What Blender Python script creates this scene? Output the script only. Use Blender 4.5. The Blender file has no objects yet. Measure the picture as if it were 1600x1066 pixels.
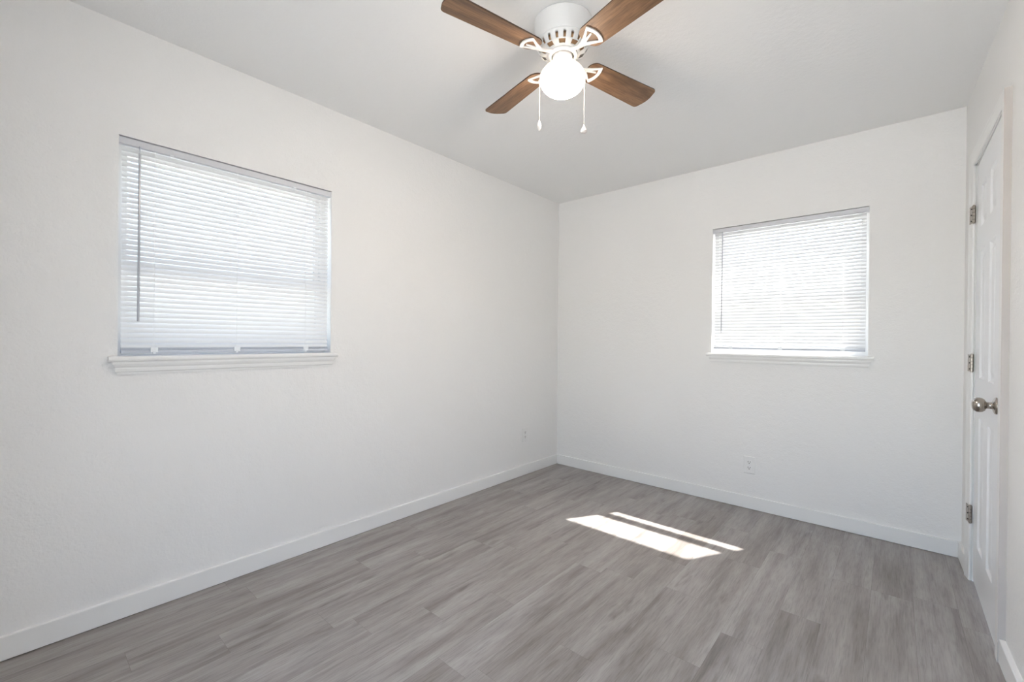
import bpy, bmesh, math, random
from mathutils import Vector, Matrix, Quaternion

random.seed(7)
scene = bpy.context.scene
C = scene.collection

# ------------------------------------------------------------------ camera
FPX = 684.54                                   # focal length in pixels of the 1600 px wide frame
cam_d = bpy.data.cameras.new('camera')
cam = bpy.data.objects.new('camera', cam_d)
C.objects.link(cam)
cam_d.sensor_fit = 'HORIZONTAL'
cam_d.sensor_width = 36.0
cam_d.lens = FPX / 1600 * 36.0
cam_d.clip_start = 0.02
cam_d.clip_end = 200
YAW, PITCH, ROLL = -0.717752, -0.003363, 0.0091405
fw = Vector((math.sin(YAW) * math.cos(PITCH), math.cos(YAW) * math.cos(PITCH), math.sin(PITCH)))
r0 = Vector((math.cos(YAW), -math.sin(YAW), 0))
u0 = r0.cross(fw)
rr = math.cos(ROLL) * r0 + math.sin(ROLL) * u0
uu = -math.sin(ROLL) * r0 + math.cos(ROLL) * u0
M = Matrix((rr, uu, -fw)).transposed().to_4x4()
M.translation = Vector((2.38834, -3.38831, 1.16014))
cam.matrix_world = M
scene.camera = cam

# ------------------------------------------------------------------ world, sun, exposure
SUN_DIR = Vector((0.568, 1.0, 1.63)).normalized()      # towards the sun
world = bpy.data.worlds.new('sky_world')
scene.world = world
world.use_nodes = True
wn = world.node_tree
wn.nodes.clear()
w_out = wn.nodes.new('ShaderNodeOutputWorld')
w_bg = wn.nodes.new('ShaderNodeBackground')
w_sky = wn.nodes.new('ShaderNodeTexSky')
w_sky.sky_type = 'NISHITA'
w_sky.sun_disc = False
w_sky.sun_elevation = math.asin(SUN_DIR.z)
w_sky.sun_rotation = math.atan2(SUN_DIR.x, SUN_DIR.y)
w_sky.dust_density = 3.0
w_sky.ozone_density = 1.0
w_bg.inputs['Strength'].default_value = 2.0
w_haze = wn.nodes.new('ShaderNodeMix')               # thin white haze over the blue
w_haze.data_type = 'RGBA'
w_haze.inputs[0].default_value = 0.25
w_haze.inputs[7].default_value = (1.0, 1.0, 1.0, 1)
wn.links.new(w_sky.outputs[0], w_haze.inputs[6])
wn.links.new(w_haze.outputs[2], w_bg.inputs['Color'])
wn.links.new(w_bg.outputs[0], w_out.inputs['Surface'])

sun_d = bpy.data.lights.new('sun', 'SUN')
sun_d.energy = 62.0
sun_d.angle = math.radians(0.7)
sun_d.color = (1.0, 0.97, 0.93)
sun = bpy.data.objects.new('sun', sun_d)
C.objects.link(sun)
sun.rotation_euler = SUN_DIR.to_track_quat('Z', 'Y').to_euler()
sun.location = (4, 5, 8)

LAMP_STRENGTH = 152.0
LAMP_COLOR = (1.0, 0.855, 0.71)

scene.view_settings.view_transform = 'Standard'
scene.view_settings.look = 'None'
scene.view_settings.gamma = 1.0
scene.view_settings.use_curve_mapping = False
scene.view_settings.exposure = 0.0
scene.cycles.diffuse_bounces = 8
scene.cycles.max_bounces = 16
scene.cycles.transparent_max_bounces = 16
scene.cycles.sample_clamp_indirect = 8.0

# ------------------------------------------------------------------ helpers
def srgb(r, g, b):
    f = lambda c: (c / 255 / 12.92) if c / 255 <= 0.04045 else ((c / 255 + 0.055) / 1.055) ** 2.4
    return (f(r), f(g), f(b), 1.0)


def new_mat(name):
    m = bpy.data.materials.new(name)
    m.use_nodes = True
    return m, m.node_tree, m.node_tree.nodes['Principled BSDF']


def plain(name, col, rough=0.5, metal=0.0, spec=0.5, bump=0.0, bump_scale=200.0):
    m, nt, b = new_mat(name)
    b.inputs['Base Color'].default_value = col
    b.inputs['Roughness'].default_value = rough
    b.inputs['Metallic'].default_value = metal
    b.inputs['Specular IOR Level'].default_value = spec
    if bump:
        tc = nt.nodes.new('ShaderNodeTexCoord')
        n = nt.nodes.new('ShaderNodeTexNoise')
        n.inputs['Scale'].default_value = bump_scale
        n.inputs['Detail'].default_value = 3
        bp = nt.nodes.new('ShaderNodeBump')
        bp.inputs['Strength'].default_value = bump
        bp.inputs['Distance'].default_value = 0.002
        nt.links.new(tc.outputs['Object'], n.inputs['Vector'])
        nt.links.new(n.outputs['Fac'], bp.inputs['Height'])
        nt.links.new(bp.outputs['Normal'], b.inputs['Normal'])
    return m


def obj(name, bm, mat, parent=None, loc=None, smooth=False, bevel=0.0, mods=None):
    me = bpy.data.meshes.new(name)
    bm.normal_update()
    bm.to_mesh(me)
    bm.free()
    o = bpy.data.objects.new(name, me)
    C.objects.link(o)
    for mm in (mat if isinstance(mat, (list, tuple)) else [mat]):
        me.materials.append(mm)
    if smooth:
        for p in me.polygons:
            p.use_smooth = True
    if bevel:
        md = o.modifiers.new('bevel', 'BEVEL')
        md.width = bevel
        md.segments = 2
        md.limit_method = 'ANGLE'
        md.angle_limit = math.radians(40)
    if parent:
        o.parent = parent
    if loc:
        o.location = loc
    return o


def tag(o, label, cat=None, group=None, kind=None):
    o['label'] = label
    if cat:
        o['category'] = cat
    if group:
        o['group'] = group
    if kind:
        o['kind'] = kind
    return o


def empty(name, loc, label, cat, group=None, kind=None):
    o = bpy.data.objects.new(name, None)
    o.empty_display_size = 0.1
    C.objects.link(o)
    o.location = loc
    return tag(o, label, cat, group, kind)


def box(bm, a, b, fn=None, mi=0):
    (x0, y0, z0), (x1, y1, z1) = a, b
    x0, x1 = min(x0, x1), max(x0, x1)
    y0, y1 = min(y0, y1), max(y0, y1)
    z0, z1 = min(z0, z1), max(z0, z1)
    cs = [(x0, y0, z0), (x1, y0, z0), (x1, y1, z0), (x0, y1, z0), (x0, y0, z1), (x1, y0, z1), (x1, y1, z1), (x0, y1, z1)]
    if fn:
        cs = [fn(*c) for c in cs]
    v = [bm.verts.new(c) for c in cs]
    for f in ((3, 2, 1, 0), (4, 5, 6, 7), (0, 1, 5, 4), (1, 2, 6, 5), (2, 3, 7, 6), (3, 0, 4, 7)):
        fc = bm.faces.new([v[i] for i in f])
        fc.material_index = mi
    return v


def lathe(bm, prof, seg=48, center=(0, 0, 0), axis='Z', cap0=False, cap1=False, skip=None):
    """prof: list of (r, h)."""
    rings = []
    for r, h in prof:
        ring = []
        for k in range(seg):
            a = 2 * math.pi * k / seg
            c, s = r * math.cos(a), r * math.sin(a)
            if axis == 'Z':
                p = (center[0] + c, center[1] + s, center[2] + h)
            elif axis == 'X':
                p = (center[0] + h, center[1] + c, center[2] + s)
            else:
                p = (center[0] + s, center[1] + h, center[2] + c)
            ring.append(bm.verts.new(p))
        rings.append(ring)
    for i in range(len(rings) - 1):
        for k in range(seg):
            if skip and skip(i, k):
                continue
            k2 = (k + 1) % seg
            bm.faces.new((rings[i][k], rings[i][k2], rings[i + 1][k2], rings[i + 1][k]))
    if cap0:
        bm.faces.new(list(reversed(rings[0])))
    if cap1:
        bm.faces.new(rings[-1])
    return rings


def tube(bm, pts, r, seg=8):
    pts = [Vector(p) for p in pts]
    rings = []
    for i, p in enumerate(pts):
        d = (pts[min(i + 1, len(pts) - 1)] - pts[max(i - 1, 0)]).normalized()
        a = d.orthogonal().normalized() if i == 0 else (rings[-1][1] - d * rings[-1][1].dot(d)).normalized()
        b = d.cross(a)
        rad = r[i] if isinstance(r, (list, tuple)) else r
        rings.append(([bm.verts.new(p + rad * (math.cos(2 * math.pi * k / seg) * a + math.sin(2 * math.pi * k / seg) * b)) for k in range(seg)], a))
    for i in range(len(rings) - 1):
        for k in range(seg):
            k2 = (k + 1) % seg
            bm.faces.new((rings[i][0][k], rings[i][0][k2], rings[i + 1][0][k2], rings[i + 1][0][k]))
    bm.faces.new(list(reversed(rings[0][0])))
    bm.faces.new(rings[-1][0])


def poly_prism(bm, pts2d, z0, z1, fn):
    """closed outline extruded between z0 and z1; fn maps (a, b, z) to a point"""
    lo = [bm.verts.new(fn(a, b, z0)) for a, b in pts2d]
    hi = [bm.verts.new(fn(a, b, z1)) for a, b in pts2d]
    n = len(pts2d)
    bm.faces.new(list(reversed(lo)))
    bm.faces.new(hi)
    for i in range(n):
        j = (i + 1) % n
        bm.faces.new((lo[i], lo[j], hi[j], hi[i]))


def ring_prism(bm, outer, inner, z0, z1, fn):
    n = len(outer)
    L = [[bm.verts.new(fn(a, b, z)) for a, b in loop] for z in (z0, z1) for loop in (outer, inner)]
    ol, il, oh, ih = L
    for i in range(n):
        j = (i + 1) % n
        bm.faces.new((oh[i], oh[j], ih[j], ih[i]))
        bm.faces.new((ol[j], ol[i], il[i], il[j]))
        bm.faces.new((ol[i], ol[j], oh[j], oh[i]))
        bm.faces.new((il[j], il[i], ih[i], ih[j]))


# ------------------------------------------------------------------ materials
def wall_material(name, col, scale, strength):
    m, nt, b = new_mat(name)
    b.inputs['Base Color'].default_value = col
    b.inputs['Roughness'].default_value = 0.55
    b.inputs['Specular IOR Level'].default_value = 0.3
    tc = nt.nodes.new('ShaderNodeTexCoord')
    n1 = nt.nodes.new('ShaderNodeTexNoise')
    n1.inputs['Scale'].default_value = scale
    n1.inputs['Detail'].default_value = 2.5
    n1.inputs['Roughness'].default_value = 0.55
    n2 = nt.nodes.new('ShaderNodeTexNoise')
    n2.inputs['Scale'].default_value = scale * 0.28
    n2.inputs['Detail'].default_value = 2.0
    mx = nt.nodes.new('ShaderNodeMath')
    mx.operation = 'MULTIPLY_ADD'
    mx.inputs[1].default_value = 0.6
    bp = nt.nodes.new('ShaderNodeBump')
    bp.inputs['Strength'].default_value = strength
    bp.inputs['Distance'].default_value = 0.004
    nt.links.new(tc.outputs['Object'], n1.inputs['Vector'])
    nt.links.new(tc.outputs['Object'], n2.inputs['Vector'])
    nt.links.new(n1.outputs['Fac'], mx.inputs[0])
    nt.links.new(n2.outputs['Fac'], mx.inputs[2])
    nt.links.new(mx.outputs[0], bp.inputs['Height'])
    nt.links.new(bp.outputs['Normal'], b.inputs['Normal'])
    return m


M_wall = wall_material('white_wall_paint', (0.80, 0.795, 0.785, 1), 110, 0.55)
M_ceil = wall_material('white_ceiling_paint', (0.84, 0.84, 0.835, 1), 160, 0.3)
M_trim = plain('white_trim_paint', (0.80, 0.80, 0.79, 1), 0.35, bump=0.05, bump_scale=60)
M_shadeedge = plain('shade_toned_casing_edge', (0.52, 0.485, 0.46, 1), 0.6, bump=0.15, bump_scale=90)  # beige, with the shade of the casing's outer edge put into the colour
M_door = plain('white_door_paint', (0.80, 0.81, 0.825, 1), 0.33, bump=0.04, bump_scale=80)
M_nickel = plain('satin_nickel', (0.40, 0.365, 0.325, 1), 0.2, metal=1.0)
M_dark = plain('dark_gap', (0.02, 0.02, 0.02, 1), 0.8)
M_plate = plain('outlet_plastic', (0.78, 0.78, 0.77, 1), 0.35)
M_fanwhite = plain('fan_white_enamel', (0.74, 0.735, 0.725, 1), 0.35)
M_motor = plain('motor_windings', (0.55, 0.33, 0.17, 1), 0.6)
M_rail = plain('blind_vinyl', (0.62, 0.63, 0.66, 1), 0.45)
M_brail = plain('backlit_toned_rail_vinyl', (0.54, 0.57, 0.63, 1), 0.45)  # rail stands against daylight; its dimness is put into the colour
M_stack = plain('shade_toned_stack_vinyl', (0.42, 0.45, 0.51, 1), 0.5)  # white slats in a darker copy, shade put into the colour
M_wand = plain('wand_plastic', (0.42, 0.44, 0.48, 1), 0.25)
M_clip = plain('clear_plastic_clip', (0.80, 0.83, 0.86, 1), 0.2)
M_alum = plain('window_aluminium', (0.75, 0.75, 0.75, 1), 0.45)
M_ground = plain('pale_concrete_outside', (0.42, 0.42, 0.40, 1), 0.9)
M_fob = plain('fob_ceramic', (0.80, 0.74, 0.70, 1), 0.3)
M_chain = plain('chain_metal', (0.55, 0.50, 0.44, 1), 0.4, metal=0.3)

# vinyl slats let some daylight through
M_slat, nt, b = new_mat('translucent_white_slat')
b.inputs['Base Color'].default_value = (0.74, 0.75, 0.76, 1)
b.inputs['Roughness'].default_value = 0.45
tl = nt.nodes.new('ShaderNodeBsdfTranslucent')
tl.inputs['Color'].default_value = (0.90, 0.92, 0.94, 1)
ms = nt.nodes.new('ShaderNodeMixShader')
ms.inputs[0].default_value = 0.08
nt.links.new(b.outputs[0], ms.inputs[1])
nt.links.new(tl.outputs[0], ms.inputs[2])
nt.links.new(ms.outputs[0], nt.nodes['Material Output'].inputs['Surface'])

M_cordlit, nt, b = new_mat('translucent_cord')
b.inputs['Base Color'].default_value = (0.9, 0.9, 0.9, 1)
tl = nt.nodes.new('ShaderNodeBsdfTranslucent')
tl.inputs['Color'].default_value = (0.95, 0.95, 0.95, 1)
ms = nt.nodes.new('ShaderNodeMixShader')
ms.inputs[0].default_value = 0.6
nt.links.new(b.outputs[0], ms.inputs[1])
nt.links.new(tl.outputs[0], ms.inputs[2])
nt.links.new(ms.outputs[0], nt.nodes['Material Output'].inputs['Surface'])

# window glass: each pane has two faces, the tint counts twice
def glass(name, col):
    m, nt, b = new_mat(name)
    nt.nodes.remove(b)
    tr = nt.nodes.new('ShaderNodeBsdfTransparent')
    tr.inputs['Color'].default_value = col
    gl = nt.nodes.new('ShaderNodeBsdfGlossy')
    gl.inputs['Roughness'].default_value = 0.02
    ms = nt.nodes.new('ShaderNodeMixShader')
    ms.inputs[0].default_value = 0.04
    nt.links.new(tr.outputs[0], ms.inputs[1])
    nt.links.new(gl.outputs[0], ms.inputs[2])
    nt.links.new(ms.outputs[0], nt.nodes['Material Output'].inputs['Surface'])
    return m


M_glass = glass('tinted_window_glass', (0.645, 0.65, 0.645, 1))
M_clear = glass('clear_fill_opening_glass', (0.97, 0.98, 0.98, 1))  # glazing of the opening added for fill daylight

# lit opal globe
M_globe, nt, b = new_mat('lit_opal_glass')
b.inputs['Base Color'].default_value = (0.9, 0.88, 0.84, 1)
b.inputs['Roughness'].default_value = 0.2
b.inputs['Emission Color'].default_value = (*LAMP_COLOR, 1)
# emission faded toward the collar, to keep a hot spot off ceiling and neck
tc = nt.nodes.new('ShaderNodeTexCoord')
sp = nt.nodes.new('ShaderNodeSeparateXYZ')
mr = nt.nodes.new('ShaderNodeMapRange')
mr.interpolation_type = 'SMOOTHSTEP'
mr.inputs['From Min'].default_value = 2.236 - 2.44
mr.inputs['From Max'].default_value = 2.166 - 2.44
mr.inputs['To Min'].default_value = LAMP_STRENGTH * 0.006
mr.inputs['To Max'].default_value = LAMP_STRENGTH
nt.links.new(tc.outputs['Object'], sp.inputs[0])
nt.links.new(sp.outputs[2], mr.inputs[0])
nt.links.new(mr.outputs[0], b.inputs['Emission Strength'])


def wood_nodes(nt, vec_socket, seed_socket, cross=16.0, along=1.2, fine_along=7.0):
    """returns (fine grain 0..1, broad figure 0..1) sockets; vec = (across, along, 0) in metres"""
    N = nt.nodes.new
    L = nt.links.new
    sep = N('ShaderNodeSeparateXYZ')
    L(vec_socket, sep.inputs[0])
    off = N('ShaderNodeMath'); off.operation = 'MULTIPLY'; off.inputs[1].default_value = 37.0
    L(seed_socket, off.inputs[0])

    def coord(sx, sy):
        a = N('ShaderNodeMath'); a.operation = 'MULTIPLY'; a.inputs[1].default_value = sx
        c = N('ShaderNodeMath'); c.operation = 'MULTIPLY'; c.inputs[1].default_value = sy
        L(sep.outputs[0], a.inputs[0]); L(sep.outputs[1], c.inputs[0])
        k = N('ShaderNodeCombineXYZ')
        L(a.outputs[0], k.inputs[0]); L(c.outputs[0], k.inputs[1]); L(off.outputs[0], k.inputs[2])
        return k.outputs[0]
    # rings: distorted distance field
    warp = N('ShaderNodeTexNoise'); warp.inputs['Scale'].default_value = 1.0; warp.inputs['Detail'].default_value = 3.0
    L(coord(cross * 0.55, along * 1.4), warp.inputs['Vector'])
    ring = N('ShaderNodeMath'); ring.operation = 'MULTIPLY'; ring.inputs[1].default_value = 26.0
    L(warp.outputs['Fac'], ring.inputs[0])
    sn = N('ShaderNodeMath'); sn.operation = 'SINE'
    L(ring.outputs[0], sn.inputs[0])
    mr = N('ShaderNodeMapRange'); mr.inputs['From Min'].default_value = -1; mr.inputs['From Max'].default_value = 1
    L(sn.outputs[0], mr.inputs[0])
    # fine pores
    fine = N('ShaderNodeTexNoise'); fine.inputs['Scale'].default_value = 1.0; fine.inputs['Detail'].default_value = 5.0; fine.inputs['Roughness'].default_value = 0.65
    L(coord(cross * 13, along * fine_along), fine.inputs['Vector'])
    broad = N('ShaderNodeTexNoise'); broad.inputs['Scale'].default_value = 1.0; broad.inputs['Detail'].default_value = 4.0; broad.inputs['Roughness'].default_value = 0.6
    L(coord(cross, along * 0.9), broad.inputs['Vector'])
    return fine.outputs['Fac'], mr.outputs[0], broad.outputs['Fac'], coord


def mixc(nt, fac, a, b, blend='MIX'):
    n = nt.nodes.new('ShaderNodeMix')
    n.data_type = 'RGBA'
    n.blend_type = blend
    for i, s in ((0, fac), (6, a), (7, b)):
        if hasattr(s, 'links'):
            nt.links.new(s, n.inputs[i])
        else:
            n.inputs[i].default_value = s
    return n.outputs[2]


def ramp(nt, sock, stops):
    n = nt.nodes.new('ShaderNodeValToRGB')
    while len(n.color_ramp.elements) < len(stops):
        n.color_ramp.elements.new(0.5)
    for e, (p, c) in zip(n.color_ramp.elements, stops):
        e.position = p
        e.color = c
    nt.links.new(sock, n.inputs[0])
    return n.outputs[0]


# grey plank floor
M_floor, nt, b = new_mat('grey_vinyl_planks')
at_uv = nt.nodes.new('ShaderNodeUVMap'); at_uv.uv_map = 'plank'
at_seed = nt.nodes.new('ShaderNodeAttribute'); at_seed.attribute_name = 'seed'
at_tone = nt.nodes.new('ShaderNodeAttribute'); at_tone.attribute_name = 'tone'
fine, rings, broad, coord = wood_nodes(nt, at_uv.outputs[0], at_seed.outputs['Fac'], cross=15.5, along=1.5, fine_along=8.0)
base = ramp(nt, broad, [(0.28, srgb(116, 109, 105)), (0.48, srgb(147, 141, 138)), (0.70, srgb(164, 160, 157))])
ringc = ramp(nt, rings, [(0.0, (0.80, 0.80, 0.80, 1)), (0.5, (1, 1, 1, 1)), (1.0, (1, 1, 1, 1))])
c1 = mixc(nt, 0.38, base, ringc, 'MULTIPLY')
finec = ramp(nt, fine, [(0.30, (0.66, 0.66, 0.66, 1)), (0.52, (1, 1, 1, 1)), (0.75, (1.12, 1.12, 1.12, 1))])
c2 = mixc(nt, 0.75, c1, finec, 'MULTIPLY')
# dark knots / mineral streaks
kn = nt.nodes.new('ShaderNodeTexNoise'); kn.inputs['Scale'].default_value = 1.0; kn.inputs['Detail'].default_value = 4.0
nt.links.new(coord(13, 3.0), kn.inputs['Vector'])
knc = ramp(nt, kn.outputs['Fac'], [(0.25, (0.50, 0.48, 0.46, 1)), (0.37, (1, 1, 1, 1)), (1, (1, 1, 1, 1))])
c3 = mixc(nt, 0.8, c2, knc, 'MULTIPLY')
tonec = ramp(nt, at_tone.outputs['Fac'], [(0.0, (0.86, 0.84, 0.825, 1)), (0.5, (0.98, 0.98, 0.98, 1)), (1.0, (1.08, 1.09, 1.10, 1))])
c4 = mixc(nt, 1.0, c3, tonec, 'MULTIPLY')
nt.links.new(c4, b.inputs['Base Color'])
b.inputs['Roughness'].default_value = 0.34
b.inputs['Specular IOR Level'].default_value = 0.6
bp = nt.nodes.new('ShaderNodeBump'); bp.inputs['Strength'].default_value = 0.12; bp.inputs['Distance'].default_value = 0.001
nt.links.new(fine, bp.inputs['Height'])
nt.links.new(bp.outputs['Normal'], b.inputs['Normal'])

# walnut fan blades (object space: x along the blade, y across)
M_blade, nt, b = new_mat('walnut_blade')
tc = nt.nodes.new('ShaderNodeTexCoord')
sp = nt.nodes.new('ShaderNodeSeparateXYZ')
cb = nt.nodes.new('ShaderNodeCombineXYZ')
nt.links.new(tc.outputs['Object'], sp.inputs[0])
nt.links.new(sp.outputs[1], cb.inputs[0])
nt.links.new(sp.outputs[0], cb.inputs[1])
oi = nt.nodes.new('ShaderNodeObjectInfo')
fine, rings, broad, coord = wood_nodes(nt, cb.outputs[0], oi.outputs['Random'], cross=22.0, along=2.0)
base = ramp(nt, broad, [(0.30, srgb(94, 70, 50)), (0.5, srgb(126, 95, 68)), (0.7, srgb(146, 113, 84))])
ringc = ramp(nt, rings, [(0.0, (0.72, 0.70, 0.68, 1)), (0.4, (1, 1, 1, 1)), (1.0, (1, 1, 1, 1))])
c1 = mixc(nt, 0.7, base, ringc, 'MULTIPLY')
finec = ramp(nt, fine, [(0.34, (0.50, 0.47, 0.45, 1)), (0.52, (1, 1, 1, 1)), (0.8, (1.1, 1.1, 1.1, 1))])
c2 = mixc(nt, 0.9, c1, finec, 'MULTIPLY')
nt.links.new(c2, b.inputs['Base Color'])
b.inputs['Roughness'].default_value = 0.5
M_bladeedge = plain('blade_edge', srgb(70, 50, 36), 0.6)

# ------------------------------------------------------------------ room shell
H = 2.44
YN = -3.80                       # inner face of the near wall behind the camera
T = 0.20                         # wall thickness
WX, WS = 2.671, 0.029            # right wall: x = WX + WS * s, s = -y (the room is slightly out of square)
RN = Vector((1, WS, 0)).normalized()
XN = WX + WS * (-YN)

L0, L1, LZ0, LZ1 = -3.100, -2.203, 1.056, 1.983        # left window opening (y range, z range)
R0, R1, RZ0, RZ1 = 1.376, 2.268, 1.056, 1.983          # back window opening (x range)


def wall_panel(bm, u0, u1, z0, z1, holes, fn):
    """wall slab with rectangular holes; fn(u, z, d) -> point, d=0 inner face, d=T outer face"""
    us = sorted({u0, u1, *[h[0] for h in holes], *[h[1] for h in holes]})
    zs = sorted({z0, z1, *[h[2] for h in holes], *[h[3] for h in holes]})

    def solid(i, j):
        if i < 0 or j < 0 or i >= len(us) - 1 or j >= len(zs) - 1:
            return False
        cu, cz = (us[i] + us[i + 1]) / 2, (zs[j] + zs[j + 1]) / 2
        return not any(h[0] < cu < h[1] and h[2] < cz < h[3] for h in holes)
    cache = {}

    def V(u, z, d):
        k = (round(u, 5), round(z, 5), d)
        if k not in cache:
            cache[k] = bm.verts.new(fn(u, z, d))
        return cache[k]
    for i in range(len(us) - 1):
        for j in range(len(zs) - 1):
            if not solid(i, j):
                continue
            a, c, e, g = us[i], us[i + 1], zs[j], zs[j + 1]
            bm.faces.new((V(a, e, 0), V(c, e, 0), V(c, g, 0), V(a, g, 0)))
            bm.faces.new((V(a, e, T), V(a, g, T), V(c, g, T), V(c, e, T)))
            if not solid(i - 1, j):
                bm.faces.new((V(a, e, 0), V(a, g, 0), V(a, g, T), V(a, e, T)))
            if not solid(i + 1, j):
                bm.faces.new((V(c, e, 0), V(c, e, T), V(c, g, T), V(c, g, 0)))
            if not solid(i, j - 1):
                bm.faces.new((V(a, e, 0), V(a, e, T), V(c, e, T), V(c, e, 0)))
            if not solid(i, j + 1):
                bm.faces.new((V(a, g, 0), V(c, g, 0), V(c, g, T), V(a, g, T)))
    bmesh.ops.recalc_face_normals(bm, faces=bm.faces[:])


def structure(o, label, cat):
    return tag(o, label, cat, kind='structure')


bm = bmesh.new()
wall_panel(bm, YN - T, T, 0, H, [(L0, L1, LZ0, LZ1)], lambda u, z, d: (-d, u, z))
structure(obj('wall_left', bm, M_wall), 'white textured wall on the left holding the larger-looking window', 'wall')
bm = bmesh.new()
wall_panel(bm, 0, XN + 0.6, 0, H, [(R0, R1, RZ0, RZ1)], lambda u, z, d: (u, d, z))
structure(obj('wall_back', bm, M_wall), 'white textured far wall between the corner and the panelled door', 'wall')
DY0, DY1, DZ1 = 0.285, 0.977, 2.036                     # door opening in the right wall (s range)
bm = bmesh.new()
wall_panel(bm, 0, -YN + T, 0, H, [(DY0, DY1, -1, DZ1)] if False else [(DY0, DY1, 0, DZ1)],
           lambda u, z, d: tuple(Vector((WX + WS * u, -u, z)) + RN * d))
structure(obj('wall_right', bm, M_wall), 'white textured wall on the right with the panelled closet door', 'wall')
NX0, NX1, NZ1 = 1.50, 2.64, 2.06                       # unseen glazed opening, added behind the camera for fill daylight
bm = bmesh.new()
wall_panel(bm, 0, XN + 0.02, 0, H, [(NX0, NX1, 0, NZ1)], lambda u, z, d: (u, YN - d, z))
structure(obj('wall_near', bm, M_wall), 'white wall behind the camera with an added fill daylight opening', 'wall')
bm = bmesh.new()
for (xa, xb, za, zb) in ((NX0, NX0 + 0.05, 0, NZ1), (NX1 - 0.05, NX1, 0, NZ1), (NX0 + 0.05, NX1 - 0.05, 0, 0.06), (NX0 + 0.05, NX1 - 0.05, NZ1 - 0.05, NZ1)):
    box(bm, (xa, YN - 0.12, za), (xb, YN - 0.06, zb))
fill_opening = structure(obj('added_fill_opening', bm, plain('fill_opening_frame', (0.7, 0.7, 0.7, 1), 0.4)), 'wide glazed opening added behind the camera for fill daylight', 'door')
bm = bmesh.new()
box(bm, (NX0 + 0.05, YN - 0.093, 0.06), (NX1 - 0.05, YN - 0.087, NZ1 - 0.05))
obj('pane', bm, M_clear, fill_opening)
bm = bmesh.new()
box(bm, (-T, YN - T, H), (XN + 0.6, T, H + 0.12))
structure(obj('ceiling', bm, M_ceil), 'flat white textured ceiling carrying the ceiling fan', 'ceiling')

# floor: planks along y, one mesh
PW, PL, PX = 0.146, 0.914, 0.126
JOINT = {6: -1.935, 5: -2.21, 4: -2.452, 2: -2.852, 1: -2.195, -1: -2.72, 14: -0.728, 0: -1.75, 3: -1.62, 13: -1.19, 12: -1.52, 11: -0.86, 10: -1.35}
bm = bmesh.new()
uvl = bm.loops.layers.uv.new('plank')
seed_l = bm.faces.layers.float.new('seed')
tone_l = bm.faces.layers.float.new('tone')
rnd = random.Random(11)
k = -1
while PX + k * PW < XN + 0.1:
    xa, xb = max(PX + k * PW, 0.0), min(PX + (k + 1) * PW, XN + 0.1)
    j0 = JOINT.get(k, rnd.uniform(-PL, 0))
    y = j0 - PL * math.ceil((j0 - YN) / PL)
    while y < 0:
        ya, yb = max(y, YN), min(y + PL, 0.0)
        if yb > ya:
            g = 0.00018
            v = [bm.verts.new((px, py, 0)) for px, py in ((xa + g, ya + g), (xb - g, ya + g), (xb - g, yb - g), (xa + g, yb - g))]
            f = bm.faces.new(v)
            f[seed_l] = rnd.random() * 10
            f[tone_l] = min(1, max(0, rnd.gauss(0.5, 0.2)))
            du, dv = rnd.uniform(0, 5), rnd.uniform(0, 9)
            for lp in f.loops:
                lp[uvl].uv = (lp.vert.co.x + du, lp.vert.co.y + dv)
        y += PL
    k += 1
nb = len(bm.faces)
box(bm, (-T, YN - T, -0.10), (XN + 0.6, T, -0.0012), mi=1)
M_seam = plain('floor_seam', srgb(70, 64, 60), 0.8)
structure(obj('floor', bm, [M_floor, M_seam]), 'grey wood-look plank floor with a bright sun patch', 'floor')


# ------------------------------------------------------------------ baseboards and door casing
def baseboard(name, p0, p1, nrm, label, h=0.087, t=0.014):
    """board from p0 to p1 along the wall foot, nrm points into the room"""
    p0, p1, n = Vector((*p0, 0)), Vector((*p1, 0)), Vector((*nrm, 0)).normalized()
    prof = [(0, 0.0), (t - 0.006, 0.0), (t - 0.004, 0.0022), (t, 0.0025), (t, h - 0.003), (t - 0.001, h - 0.001), (t - 0.003, h), (0, h)]
    bm = bmesh.new()
    A = [bm.verts.new(p0 + n * a + Vector((0, 0, z))) for a, z in prof]
    B = [bm.verts.new(p1 + n * a + Vector((0, 0, z))) for a, z in prof]
    for i in range(len(prof)):
        j = (i + 1) % len(prof)
        bm.faces.new((A[i], A[j], B[j], B[i]))
    bm.faces.new(A)
    bm.faces.new(list(reversed(B)))
    bmesh.ops.recalc_face_normals(bm, faces=bm.faces[:])
    return structure(obj(name, bm, M_trim), label, 'baseboard')


WR = lambda s: WX + WS * s
baseboard('baseboard_left', (0, YN), (0, 0), (1, 0), 'long white baseboard along the foot of the left wall')
baseboard('baseboard_back', (0.014, 0), (WX - 0.014, 0), (0, -1), 'white baseboard under the far window along the far wall')
baseboard('baseboard_right', (WR(0), 0), (WR(0.231), -0.231), (-RN.x, -RN.y), 'short white baseboard piece between far corner and door casing')
baseboard('baseboard_right', (WR(1.02), -1.02), (WR(-YN), YN), (-RN.x, -RN.y), 'white baseboard running from the door casing toward the camera', t=0.017)
baseboard('baseboard_near', (0.014, YN), (NX0 - 0.01, YN), (0, 1), 'white baseboard on the wall behind the camera')

# casing: two legs and a head, mitred, thinner at the inner edge
CI0, CO0, CI1, CO1 = 0.292, 0.232, 0.965, 1.020        # inner/outer s of far and near legs
CZI, CZO = 2.032, 2.090
bm = bmesh.new()


def casing_prof(far):
    # list of (t from inner 0 to outer 1, x of the face)
    if far:
        return [(0.0, 2.6735), (0.12, 2.6700), (0.55, 2.6665), (0.85, 2.6620), (1.0, 2.6615)]
    return [(0.0, 2.6805), (0.12, 2.6800), (0.55, 2.6795), (0.85, 2.6795), (1.0, 2.6800)]


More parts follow.
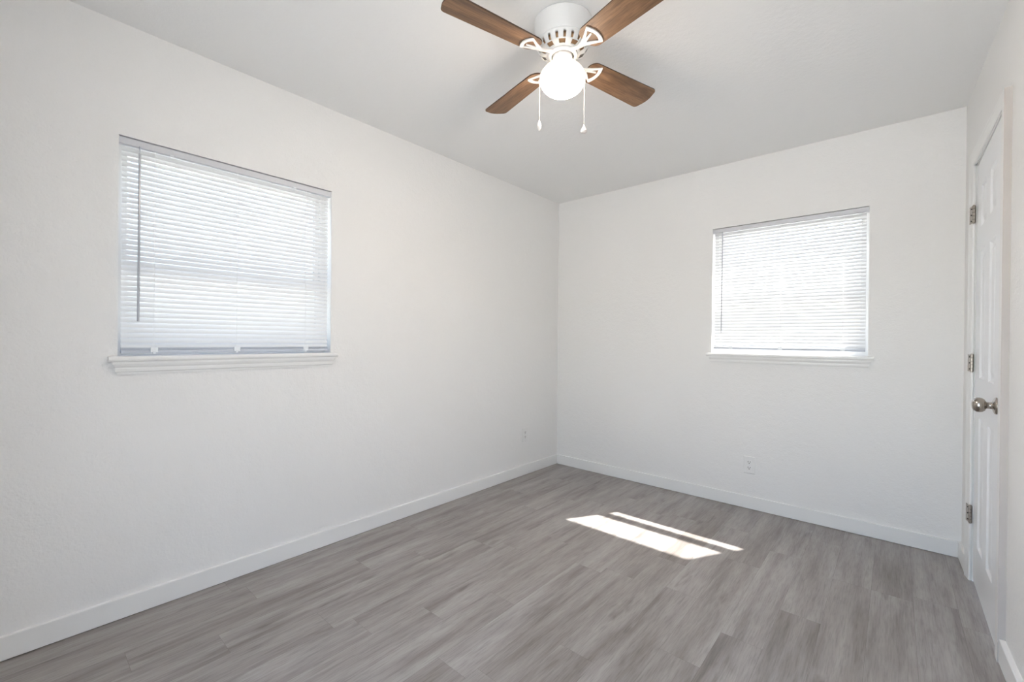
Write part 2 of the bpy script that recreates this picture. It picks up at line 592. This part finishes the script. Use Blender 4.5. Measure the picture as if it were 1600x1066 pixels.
def casing_path(t, x, which):
    si = CI0 + (CO0 - CI0) * t
    so = CI1 + (CO1 - CI1) * t
    zt = CZI + (CZO - CZI) * t
    return [(x[0], -si, 0.0), (x[0], -si, zt), (x[1], -so, zt), (x[1], -so, 0.0)]


pf, pn = casing_prof(True), casing_prof(False)
front = [[bm.verts.new(p) for p in casing_path(t, (xf, xn), 0)] for (t, xf), (_, xn) in zip(pf, pn)]
backv = []
for t in (0.0, 1.0):
    si, so, zt = CI0 + (CO0 - CI0) * t, CI1 + (CO1 - CI1) * t, CZI + (CZO - CZI) * t
    backv.append([bm.verts.new(p) for p in ((WR(si), -si, 0), (WR(si), -si, zt), (WR(so), -so, zt), (WR(so), -so, 0))])
loops = [backv[0]] + front + [backv[1]]
for i in range(len(loops) - 1):
    for k in range(3):
        fc = bm.faces.new((loops[i][k], loops[i][k + 1], loops[i + 1][k + 1], loops[i + 1][k]))
        fc.material_index = 1 if i == len(loops) - 2 else 0       # outer edge: beige, darkened to carry its shade
for k in range(3):
    bm.faces.new((loops[-1][k], loops[-1][k + 1], loops[0][k + 1], loops[0][k]))
bm.faces.new([l[0] for l in loops])
bm.faces.new([l[3] for l in reversed(loops)])
bmesh.ops.recalc_face_normals(bm, faces=bm.faces[:])
structure(obj('trim_1', bm, [M_trim, M_shadeedge]), 'white wood casing with a shade-toned beige outer edge framing the panelled door', 'door casing')

# jamb lining the opening
bm = bmesh.new()
for (sa, sb, za, zb) in ((DY0, 0.294, 0, DZ1), (0.9645, DY1, 0, DZ1), (DY0, DY1, 2.026, DZ1)):
    box(bm, (2.683, -sa, za), (2.86, -sb, zb))
for (sa, sb, za, zb) in ((0.294, 0.306, 0, 2.026), (0.953, 0.9645, 0, 2.026), (0.294, 0.9645, 2.014, 2.026)):
    box(bm, (2.7235, -sa, za), (2.76, -sb, zb))
structure(obj('trim_2', bm, M_trim), 'white door jamb set inside the casing', 'door jamb')

# ------------------------------------------------------------------ door
DX = 2.686
D_S0, D_S1, D_Z0, D_Z1 = 0.2965, 0.9620, 0.012, 2.022
cols = [(0.430, 0.575), (0.685, 0.830)]
rows = [(0.210, 0.815), (1.000, 1.590), (1.705, 1.895)]
bm = bmesh.new()
ss = [D_S0] + [c for p in cols for c in p] + [D_S1]
zz = [D_Z0] + [c for p in rows for c in p] + [D_Z1]


def dface(x, s0, s1, z0, z1):
    bm.faces.new([bm.verts.new(p) for p in ((x, -s0, z0), (x, -s0, z1), (x, -s1, z1), (x, -s1, z0))])


for i in range(len(ss) - 1):
    for j in range(len(zz) - 1):
        s0, s1, z0, z1 = ss[i], ss[i + 1], zz[j], zz[j + 1]
        if (s0, s1) in cols and (z0, z1) in rows:
            steps = [(0.0, 0.0), (0.007, 0.007), (0.016, 0.009), (0.020, 0.009), (0.040, 0.0025), (0.046, 0.002)]
            prev = None
            for ins, dep in steps:
                cur = [(DX + dep, -(s0 + ins), z0 + ins), (DX + dep, -(s0 + ins), z1 - ins), (DX + dep, -(s1 - ins), z1 - ins), (DX + dep, -(s1 - ins), z0 + ins)]
                if prev:
                    for k in range(4):
                        k2 = (k + 1) % 4
                        bm.faces.new([bm.verts.new(p) for p in (prev[k], prev[k2], cur[k2], cur[k])])
                prev = cur
            bm.faces.new([bm.verts.new(p) for p in prev])
        else:
            dface(DX, s0, s1, z0, z1)
DT = 0.035
for a, b_ in (((DX, -D_S0, D_Z0), (DX + DT, -D_S0, D_Z1)), ((DX, -D_S1, D_Z0), (DX + DT, -D_S1, D_Z1))):
    bm.faces.new([bm.verts.new(p) for p in (a, (b_[0], a[1], a[2]), b_, (a[0], a[1], b_[2]))])
for z in (D_Z0, D_Z1):
    bm.faces.new([bm.verts.new(p) for p in ((DX, -D_S0, z), (DX + DT, -D_S0, z), (DX + DT, -D_S1, z), (DX, -D_S1, z))])
bm.faces.new([bm.verts.new(p) for p in ((DX + DT, -D_S0, D_Z0), (DX + DT, -D_S1, D_Z0), (DX + DT, -D_S1, D_Z1), (DX + DT, -D_S0, D_Z1))])
bmesh.ops.remove_doubles(bm, verts=bm.verts[:], dist=1e-5)
bmesh.ops.recalc_face_normals(bm, faces=bm.faces[:])
door = structure(obj('door_1', bm, M_door), 'narrow white six-panel door with round metal knob, closed', 'door')

for zc in (1.792, 1.066, 0.326):
    bm = bmesh.new()
    # leaf lying on the casing edge and on the door edge, barrel between
    def leaf(pa, pb, th):
        pa, pb = Vector((*pa, 0)), Vector((*pb, 0))
        n = Vector((-(pb - pa).y, (pb - pa).x, 0)).normalized()
        if n.x > 0:
            n = -n
        v = []
        for z in (zc - 0.042, zc + 0.042):
            v.append([bm.verts.new(p + Vector((0, 0, z))) for p in (pa, pb, pb + n * th, pa + n * th)])
        lo, hi = v
        bm.faces.new(lo); bm.faces.new(hi)
        for k in range(4):
            bm.faces.new((lo[k], lo[(k + 1) % 4], hi[(k + 1) % 4], hi[k]))
    leaf((2.6655, -0.2560), (2.6730, -0.2925), 0.0025)
    bmesh.ops.recalc_face_normals(bm, faces=bm.faces[:])
    hg = obj('hinge', bm, M_nickel, door)
    hg['label'] = 'satin nickel hinge'
    bm = bmesh.new()
    for k in range(5):
        za = zc - 0.042 + k * 0.0168
        lathe(bm, [(0.0055, za + 0.0006), (0.0068, za + 0.0012), (0.0068, za + 0.0156), (0.0055, za + 0.0162)], 16, (2.6745, -0.2955, 0), cap0=True, cap1=True)
    lathe(bm, [(0.0045, zc - 0.045), (0.0045, zc + 0.046)], 12, (2.6745, -0.2955, 0), cap0=True, cap1=True)
    obj('hinge_barrel', bm, M_nickel, hg, smooth=False)
    bm = bmesh.new()
    for dz in (-0.030, 0.0, 0.030):
        for kk in (-0.006,):
            c = Vector((2.6690, -0.2790, zc + dz))
            lathe(bm, [(0.0032, 0.0), (0.0042, -0.0012)], 10, tuple(c + Vector((-0.0019, 0, 0))), axis='X', cap0=True, cap1=True)
    obj('screw', bm, M_dark, hg)

bm = bmesh.new()
KC = (DX, -0.902, 0.922)
prof = [(0.0325, 0.0), (0.0325, -0.003), (0.030, -0.007), (0.022, -0.010), (0.0135, -0.012), (0.0125, -0.020), (0.0125, -0.026),
        (0.015, -0.029), (0.022, -0.032), (0.0265, -0.038), (0.0285, -0.046), (0.0275, -0.055), (0.023, -0.062), (0.016, -0.066), (0.008, -0.0675), (0.0005, -0.068)]
lathe(bm, prof, 40, KC, axis='X', cap0=True, cap1=True)
bmesh.ops.recalc_face_normals(bm, faces=bm.faces[:])
kb = obj('door_knob', bm, M_nickel, door, smooth=True)
kb['label'] = 'round satin nickel knob'


# ------------------------------------------------------------------ windows and blinds (built in a local frame)
# local frame: a = along the wall (left to right seen from the room), o = outward depth, z up; origin at (left edge, inner wall face)
def frame_left(a, o, z):
    return (-o, L0 + a, z)


def frame_back(a, o, z):
    return (R0 + a, o, z)


def lbox(bm, fn, a0, a1, o0, o1, z0, z1, mi=0):
    p, q = fn(a0, o0, z0), fn(a1, o1, z1)
    box(bm, p, q, mi=mi)


SILL_T, SILL_B = 1.077, 1.055


def make_window(num, fn, width, label):
    root = empty('window_%d' % num, fn(width / 2, 0, SILL_T), label, 'window', kind='structure')
    inv = Matrix.Translation(root.location).inverted()

    def part(name, bm, mat, parent=root, **kw):
        bmesh.ops.recalc_face_normals(bm, faces=bm.faces[:])
        if parent is root:
            bm.transform(inv)
        else:
            bm.transform(inv)
        return obj(name, bm, mat, parent, **kw)
    z0, z1 = SILL_T, 1.983
    o0, o1 = 0.085, 0.150
    bm = bmesh.new()
    fwid = 0.022
    lbox(bm, fn, 0, fwid, o0, o1, z0, z1)
    lbox(bm, fn, width - fwid, width, o0, o1, z0, z1)
    lbox(bm, fn, fwid, width - fwid, o0, o1, z0, z0 + fwid)
    lbox(bm, fn, fwid, width - fwid, o0, o1, z1 - fwid, z1)
    part('window_frame', bm, M_alum)
    zm0, zm1 = 1.420, 1.488
    for nm, za, zb, oa, ob, rt, rb in (('lower_sash', z0 + fwid, zm1 - 0.012, 0.088, 0.112, 0.045, 0.030), ('upper_sash', zm0 + 0.01, z1 - fwid, 0.114, 0.138, 0.020, 0.058)):
        bm = bmesh.new()
        sw = 0.020
        lbox(bm, fn, fwid, fwid + sw, oa, ob, za, zb)
        lbox(bm, fn, width - fwid - sw, width - fwid, oa, ob, za, zb)
        lbox(bm, fn, fwid + sw, width - fwid - sw, oa, ob, za, za + rb)
        lbox(bm, fn, fwid + sw, width - fwid - sw, oa, ob, zb - rt, zb)
        s = part(nm, bm, M_alum)
        bm = bmesh.new()
        om = (oa + ob) / 2
        lbox(bm, fn, fwid + sw, width - fwid - sw, om - 0.0015, om + 0.0015, za + rb, zb - rt)
        g = part('pane', bm, M_glass, s)
        g['label'] = 'tinted glass pane'
    # stool with rounded nose and horns
    bm = bmesh.new()
    hx = 0.030
    lbox(bm, fn, 0.0008, width - 0.0008, -0.001, o0 + 0.06, SILL_B + 0.0015, SILL_T)
    nose = [(0.0, SILL_B), (-0.022, SILL_B), (-0.027, SILL_B + 0.003), (-0.029, SILL_B + 0.009), (-0.0285, SILL_T - 0.005), (-0.025, SILL_T - 0.0005), (0.0, SILL_T)]
    A = [bm.verts.new(fn(-hx, o, z)) for o, z in nose]
    B = [bm.verts.new(fn(width + hx, o, z)) for o, z in nose]
    for i in range(len(nose)):
        j = (i + 1) % len(nose)
        bm.faces.new((A[i], A[j], B[j], B[i]))
    bm.faces.new(A); bm.faces.new(list(reversed(B)))
    part('sill', bm, M_trim)
    # apron under the stool: small crown profile with mitred ends
    bm = bmesh.new()
    prof = [(0.0, 1.002), (0.0065, 1.002), (0.0075, 1.010), (0.0115, 1.014), (0.0130, 1.024), (0.0125, 1.030), (0.0165, 1.036), (0.0205, 1.045), (0.0215, SILL_B), (0.0, SILL_B)]
    A, B = [], []
    for o, z in prof:
        A.append(bm.verts.new(fn(0.006 - o * 1.1, -o, z)))
        B.append(bm.verts.new(fn(width - 0.006 + o * 1.1, -o, z)))
    for i in range(len(prof)):
        j = (i + 1) % len(prof)
        bm.faces.new((A[i], A[j], B[j], B[i]))
    bm.faces.new(A); bm.faces.new(list(reversed(B)))
    part('apron', bm, M_trim)
    return root


make_window(1, frame_left, L1 - L0, 'window in the left wall behind lowered white blinds')
make_window(2, frame_back, R1 - R0, 'window in the far wall behind lowered white blinds')

TILT = math.radians(58.5)        # inner edge down, so the slats lie along the sun's rays


def make_blind(fn, width, label, rail_z, cords, wand_a, wand_z, wand_r, M_w):
    root = empty('window_blind', fn(width / 2, 0.02, rail_z), label, 'blind', 'white mini blinds in the windows')
    inv = Matrix.Translation(root.location).inverted()

    def part(name, bm, mat, parent=root, **kw):
        bmesh.ops.recalc_face_normals(bm, faces=bm.faces[:])
        bm.transform(inv)
        return obj(name, bm, mat, parent, **kw)
    a0, a1 = 0.012, width - 0.012
    oc = 0.022                                                     # slat axis depth
    # headrail: U channel with a rolled front lip
    bm = bmesh.new()
    zt, zb = 1.979, 1.952
    lbox(bm, fn, 0.004, width - 0.004, 0.006, 0.0085, zb, zt)
    lbox(bm, fn, 0.004, width - 0.004, 0.033, 0.0355, zb, zt)
    lbox(bm, fn, 0.004, width - 0.004, 0.0085, 0.033, zb, zb + 0.002)
    lbox(bm, fn, 0.004, width - 0.004, 0.0052, 0.0064, zt - 0.003, zt)
    part('headrail', bm, M_rail, bevel=0.0008)
    for e in (0.0008, width - 0.0038):
        bm = bmesh.new()
        lbox(bm, fn, e, e + 0.003, 0.0045, 0.037, zb - 0.001, zt + 0.0015)
        part('mounting_bracket', bm, M_rail)
    # slats
    bm = bmesh.new()
    pitch = 0.0215
    z_first = rail_z + 0.026
    n = int((zb - 0.010 - z_first) / pitch) + 1
    pitch = (zb - 0.012 - z_first) / (n - 1)
    W2 = 0.0125
    for i in range(n):
        z = z_first + i * pitch
        rows_ = []
        for k in range(6):
            t = -1 + 2 * k / 5                                      # -1 inner edge, +1 outer edge
            w = t * W2
            crown = 0.0017 * (1 - t * t)
            o = oc + w * math.cos(TILT) - crown * math.sin(TILT)
            zz_ = z + w * math.sin(TILT) + crown * math.cos(TILT)
            jit = 0
            rows_.append((bm.verts.new(fn(a0, o, zz_)), bm.verts.new(fn(a1, o, zz_))))
        for k in range(5):
            bm.faces.new((rows_[k][0], rows_[k][1], rows_[k + 1][1], rows_[k + 1][0]))
    part('slats', bm, M_slat, smooth=True)
    # bottom rail with the last slats stacked on it
    bm = bmesh.new()
    lbox(bm, fn, a0, a1, oc - 0.0125, oc + 0.0125, rail_z - 0.007, rail_z + 0.006)
    lbox(bm, fn, a0, a1, oc - 0.0135, oc + 0.0135, rail_z - 0.0005, rail_z + 0.0005)
    part('bottom_rail', bm, M_brail, bevel=0.002)
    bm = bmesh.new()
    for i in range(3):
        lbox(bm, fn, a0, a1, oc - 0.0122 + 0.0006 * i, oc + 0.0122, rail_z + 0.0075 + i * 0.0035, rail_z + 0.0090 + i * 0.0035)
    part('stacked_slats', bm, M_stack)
    # ladder cords and the clips where they tie into the bottom rail
    for a in cords:
        bm = bmesh.new()
        for o in (oc - 0.0085, oc + 0.0095):
            tube(bm, [fn(a, o, rail_z + 0.004), fn(a, o, zb + 0.001)], 0.0007, 6)
        for i in range(n):
            z = z_first + i * pitch
            tube(bm, [fn(a, oc - 0.0085, z - 0.014), fn(a, oc + 0.0095, z + 0.014)], 0.0006, 5)
        part('ladder_cord', bm, M_cordlit)
        bm = bmesh.new()
        lbox(bm, fn, a - 0.013, a + 0.013, oc - 0.0165, oc - 0.0137, rail_z - 0.004, rail_z + 0.018)
        lbox(bm, fn, a - 0.005, a + 0.005, oc - 0.0175, oc - 0.0137, rail_z - 0.012, rail_z + 0.005)
        part('cord_clip', bm, M_clip, bevel=0.001)
    # tilt wand on its hook
    bm = bmesh.new()
    tube(bm, [fn(wand_a, 0.000, zb - 0.028), fn(wand_a - 0.001, -0.001, (zb + wand_z) / 2), fn(wand_a - 0.0025, -0.001, wand_z)], wand_r, 6)
    wd = part('tilt_wand', bm, M_w)
    wd['label'] = 'translucent grey tilt wand'
    bm = bmesh.new()
    tube(bm, [fn(wand_a, 0.010, zb + 0.004), fn(wand_a, 0.003, zb + 0.002), fn(wand_a, 0.000, zb - 0.006), fn(wand_a, 0.000, zb - 0.030)], 0.0022, 8)
    part('wand_hook', bm, M_w, wd)
    # valance clips on the headrail
    for a in (0.175, width - 0.20):
        bm = bmesh.new()
        lbox(bm, fn, a - 0.007, a + 0.007, 0.0030, 0.0060, zb - 0.005, zb + 0.003)
        part('valance_clip', bm, M_clip)
    return root


make_blind(frame_left, L1 - L0, 'white mini blind lowered in the left wall window, wand at its left', 1.095, (0.119, 0.434, 0.762), 0.066, 1.222, 0.0046, M_wand)
make_blind(frame_back, R1 - R0, 'white mini blind lowered in the far wall window, beyond the sun patch', 1.112, (0.128, 0.433, 0.769), 0.068, 1.224, 0.0030, M_wand)

# ------------------------------------------------------------------ outlets
def make_outlet(loc, rotz, label):
    root = empty('wall_outlet', loc, label, 'outlet', 'duplex wall outlets')
    root.rotation_euler = (0, 0, rotz)
    # local: x across, -y into the room, z up
    bm = bmesh.new()
    w, h, d = 0.037, 0.0595, 0.0055
    outer = [(-w, -h), (w, -h), (w, h), (-w, h)]
    inn = [(-w + 0.004, -h + 0.004), (w - 0.004, -h + 0.004), (w - 0.004, h - 0.004), (-w + 0.004, h - 0.004)]
    A = [bm.verts.new((x, 0, z)) for x, z in outer]
    A2 = [bm.verts.new((x, -0.002, z)) for x, z in outer]
    B = [bm.verts.new((x, -d, z)) for x, z in inn]
    for k in range(4):
        k2 = (k + 1) % 4
        bm.faces.new((A[k], A[k2], A2[k2], A2[k]))
        bm.faces.new((A2[k], A2[k2], B[k2], B[k]))
    bm.faces.new(B)
    bm.faces.new(list(reversed(A)))
    bmesh.ops.recalc_face_normals(bm, faces=bm.faces[:])
    obj('cover_plate', bm, M_plate, root)
    for zc in (0.0195, -0.0195):
        bm = bmesh.new()
        pts = []
        for k in range(28):
            a = 2 * math.pi * k / 28
            pts.append((0.0172 * math.cos(a), max(-0.0135, min(0.0135, 0.0172 * math.sin(a)))))
        poly_prism(bm, pts, 0.0, 0.0025, lambda a, b_, t: (a, -d - t, zc + b_))
        bmesh.ops.recalc_face_normals(bm, faces=bm.faces[:])
        s = obj('receptacle', bm, M_plate, root)
        for (px, pz, sx, sz) in ((-0.0064, 0.0038, 0.0015, 0.0046), (0.0064, 0.0038, 0.0015, 0.0038)):
            bm = bmesh.new()
            box(bm, (px - sx, -d - 0.0029, zc + pz - sz), (px + sx, -d - 0.0020, zc + pz + sz))
            obj('slot', bm, M_dark, s)
        bm = bmesh.new()
        lathe(bm, [(0.0031, -d - 0.0029), (0.0031, -d - 0.002)], 12, (0, 0, zc - 0.0070), axis='Y', cap0=True, cap1=True)
        obj('ground_hole', bm, M_dark, s)
    bm = bmesh.new()
    lathe(bm, [(0.0028, -d - 0.0011), (0.0033, -d - 0.0002)], 12, (0, 0, 0), axis='Y', cap0=True, cap1=True)
    obj('screw', bm, M_rail, root)
    return root


make_outlet((0.0, -0.476, 0.344), math.radians(90), 'white outlet low on the left wall beside the far corner')
make_outlet((1.635, 0.0, 0.302), 0, 'white duplex outlet low on the far wall under the window')

# ------------------------------------------------------------------ ceiling fan
FX, FY = 1.3664, -1.9217
fan = empty('ceiling_fan', (FX, FY, H), 'white flush-mount ceiling fan with four brown wood blades and lit globe', 'ceiling fan')


def fpart(name, bm, mat, parent=fan, **kw):
    bmesh.ops.recalc_face_normals(bm, faces=bm.faces[:])
    return obj(name, bm, mat, parent, **kw)


# all heights below are relative to the ceiling
bm = bmesh.new()
lathe(bm, [(0.113, 0.0), (0.1165, -0.002), (0.1165, -0.006), (0.1145, -0.009), (0.1150, -0.034), (0.1135, -0.036), (0.1135, -0.039), (0.1125, -0.041),
           (0.110, -0.060), (0.105, -0.078), (0.101, -0.084), (0.04, -0.086)], 72, cap1=True)
fpart('canopy', bm, M_fanwhite, smooth=True)
# vented motor bowl with two rows of slots
SEG = 120
prof = [(0.100, -0.082), (0.1035, -0.085), (0.1035, -0.090), (0.101, -0.095), (0.0985, -0.101), (0.0955, -0.107), (0.090, -0.113), (0.086, -0.1155), (0.078, -0.1195), (0.070, -0.122), (0.062, -0.124), (0.054, -0.125), (0.047, -0.1255)]
bm = bmesh.new()
lathe(bm, prof, SEG, skip=lambda i, k: (i in (3, 4, 5) and k % 6 in (0, 1)) or (i in (7, 8) and k % 12 in (2, 3, 4, 5, 6, 7)))
mh = fpart('motor_housing', bm, M_fanwhite, smooth=True)
sd = mh.modifiers.new('thick', 'SOLIDIFY'); sd.thickness = 0.0022; sd.offset = 1 
bm = bmesh.new()
lathe(bm, [(0.03, -0.086), (0.086, -0.088), (0.086, -0.100), (0.074, -0.110), (0.05, -0.117)], 48, cap1=True)
fpart('motor', bm, M_motor, mh, smooth=True)
# rotor ring carrying the blade arms
bm = bmesh.new()
lathe(bm, [(0.046, -0.124), (0.060, -0.126), (0.060, -0.133), (0.050, -0.136), (0.046, -0.136)], 60)
bm.faces.ensure_lookup_table()
fpart('hub_ring', bm, M_fanwhite, smooth=True)
bm = bmesh.new()
lathe(bm, [(0.0405, -0.1315), (0.0462, -0.1315), (0.0462, -0.127), (0.0405, -0.127)], 48)
fpart('gap_shade_ring', bm, M_dark)  # black ring filling the neck gap, in place of its shade

# blades
BZ = 2.300 - H
PHI = 1.3205
PITCH_B = -0.197
R_ROOT, R_TIP = 0.128, 0.527
h_at = lambda r: 0.0522 + (0.0628 - 0.0522) * (r - 0.15) / (0.527 - 0.15)


def blade_outline():
    pts = []

    def corner(cx, cy, rad, a0, a1, n=8):
        for k in range(n + 1):
            a = a0 + (a1 - a0) * k / n
            pts.append((cx + rad * math.cos(a), cy + rad * math.sin(a)))
    hr, ht = h_at(R_ROOT), h_at(R_TIP)
    rt, rrad = 0.020, 0.036
    corner(R_ROOT + rrad, -hr + rrad, rrad, math.pi, 1.5 * math.pi)
    corner(R_TIP - 0.010 - rt, -ht + rt, rt, 1.5 * math.pi, 2 * math.pi - 0.15)
    for k in range(1, 8):                                      # slightly bowed tip
        t = -1 + 2 * k / 8
        pts.append((R_TIP - 0.010 * t * t, t * (ht - rt)))
    corner(R_TIP - 0.010 - rt, ht - rt, rt, 0.15, 0.5 * math.pi)
    corner(R_ROOT + rrad, hr - rrad, rrad, 0.5 * math.pi, math.pi)
    return pts


def iron_loops():
    """fan-shaped open bracket seen from below: outer and inner outline with the same number of points"""
    outer, inner = [], []
    n = 28
    for k in range(n):
        t = k / n
        # parametric: the arc at the outside, then two sides meeting at the stem
        if t < 0.42:
            s = t / 0.42
            a = -1 + 2 * s
            outer.append((0.196 - 0.014 * a * a, 0.046 * a))
            inner.append((0.183 - 0.011 * a * a, 0.031 * a))
        elif t < 0.71:
            s = (t - 0.42) / 0.29
            outer.append((0.182 - 0.074 * s, 0.046 * (1 - s) ** 1.25 + 0.011 * s))
            inner.append((0.172 - 0.040 * s, 0.031 * (1 - s) ** 1.1 + 0.003 * s))
        else:
            s = (t - 0.71) / 0.29
            outer.append((0.108 + 0.074 * s, -(0.046 * s ** 1.25 + 0.011 * (1 - s))))
            inner.append((0.132 + 0.040 * s, -(0.031 * s ** 1.1 + 0.003 * (1 - s))))
    return outer, inner


for k in range(4):
    root_rot = PHI + k * math.pi / 2
    mat = Matrix.Rotation(root_rot, 4, 'Z')
    pit = Matrix.Rotation(PITCH_B, 4, 'X')
    bm = bmesh.new()
    poly_prism(bm, blade_outline(), -0.003, 0.003, lambda a, b_, z: (a, b_, z))
    bl = fpart('blade', bm, M_blade, bevel=0.001)
    bl.data.materials.append(M_bladeedge)
    for p in bl.data.polygons:
        if abs(p.normal.z) < 0.5:
            p.material_index = 1
    bl.matrix_local = Matrix.Translation((0, 0, BZ)) @ mat @ pit
    # blade arm (sub-part of the blade): open bracket under the root plus stem to the hub
    bm = bmesh.new()
    o_, i_ = iron_loops()
    ring_prism(bm, o_, i_, -0.0085, -0.0032, lambda a, b_, z: (a, b_, z))
    # inner tongue dividing the opening
    poly_prism(bm, [(0.128, -0.008), (0.150, -0.012), (0.172, -0.016), (0.176, -0.010), (0.152, -0.003), (0.128, 0.004)], -0.0080, -0.0034, lambda a, b_, z: (a, b_, z))
    unp = pit.inverted()
    stem = [(0.052, 0, 0.0085), (0.075, 0, 0.003), (0.095, 0, -0.004), (0.112, 0, -0.0062), (0.130, 0, -0.006)]
    ws = [0.012, 0.0105, 0.0095, 0.011, 0.010]
    prev = None
    for (sx, sy, sz), hw in zip(stem, ws):
        mixf = min(1, max(0, (sx - 0.06) / 0.05))
        cur = []
        for (yy, dz) in ((-hw, -0.0026), (hw, -0.0026), (hw, 0.0026), (-hw, 0.0026)):
            pa = Vector((sx, yy, sz + dz))
            pb = unp @ pa
            cur.append(bm.verts.new(pb.lerp(pa, mixf)))
        if prev:
            for q in range(4):
                bm.faces.new((prev[q], prev[(q + 1) % 4], cur[(q + 1) % 4], cur[q]))
        else:
            bm.faces.new(cur)
        prev = cur
    bm.faces.new(list(reversed(prev)))
    arm = fpart('blade_arm', bm, M_fanwhite, bl, bevel=0.0012)
    arm['label'] = 'white metal blade arm'

# light fitter: neck flaring to the globe collar
bm = bmesh.new()
lathe(bm, [(0.020, -0.118), (0.0400, -0.119), (0.0410, -0.122), (0.0405, -0.165), (0.0425, -0.170), (0.050, -0.176), (0.060, -0.183), (0.064, -0.187), (0.0645, -0.193), (0.062, -0.1935), (0.02, -0.186)], 60)
fpart('light_fitter', bm, M_fanwhite, smooth=True)
# opal globe, a little squat
GC, GA, GB = 2.216 - H, 0.0915, 0.066
bm = bmesh.new()
prof = [(0.058, GC + 0.052)]
for k in range(0, 25):
    a = math.radians(46) - k * (math.radians(46) + math.pi / 2) / 24
    prof.append((max(0.0004, GA * math.cos(a)), GC + GB * math.sin(a)))
lathe(bm, prof, 64, cap1=True)
gl_ = fpart('globe', bm, M_globe, smooth=True)
gl_['label'] = 'glowing round opal glass globe'

# pull chains with fobs
hd = Vector((FX - 2.38834, FY + 3.38831, 0)).normalized()
left = Vector((-hd.y, hd.x, 0))
for side, dist, z_end, kind in ((1, 0.0925, 2.053, 'oval'), (-1, 0.0875, 2.027, 'drop')):
    d = left * side
    bm = bmesh.new()
    tube(bm, [tuple(d * 0.042 + Vector((0, 0, 2.268 - H))), tuple(d * 0.056 + Vector((0, 0, 2.266 - H))), tuple(d * (dist - 0.003) + Vector((0, 0, 2.247 - H))),
              tuple(d * dist + Vector((0, 0, 2.235 - H))), tuple(d * dist + Vector((0, 0, z_end - H)))], 0.0006, 6)
    z = 2.232
    while z > z_end:
        bmesh.ops.create_icosphere(bm, subdivisions=1, radius=0.0011, matrix=Matrix.Translation(d * dist + Vector((0, 0, z - H))))
        z -= 0.0030
    ch = fpart('pull_chain', bm, M_chain)
    bm = bmesh.new()
    if kind == 'oval':
        prof = [(0.0022, 0.0), (0.0024, -0.004), (0.0056, -0.010), (0.0086, -0.020), (0.0084, -0.028), (0.0058, -0.036), (0.0020, -0.040), (0.002, -0.043)]
    else:
        prof = [(0.0020, 0.0), (0.0026, -0.004), (0.0055, -0.011), (0.0105, -0.019), (0.0128, -0.025), (0.0105, -0.030), (0.0045, -0.0325), (0.002, -0.033)]
    lathe(bm, prof, 20, tuple(d * dist + Vector((0, 0, z_end - H))), cap0=True, cap1=True)
    fb = fpart('chain_fob', bm, M_fob, ch, smooth=True)
    fb['label'] = 'pale oval pull fob' if kind == 'oval' else 'pale teardrop pull fob'

# ------------------------------------------------------------------ outside
bm = bmesh.new()
box(bm, (-40, -40, -0.5), (40, 40, -0.35))
structure(obj('ground', bm, M_ground), 'pale ground outside the windows', 'ground')
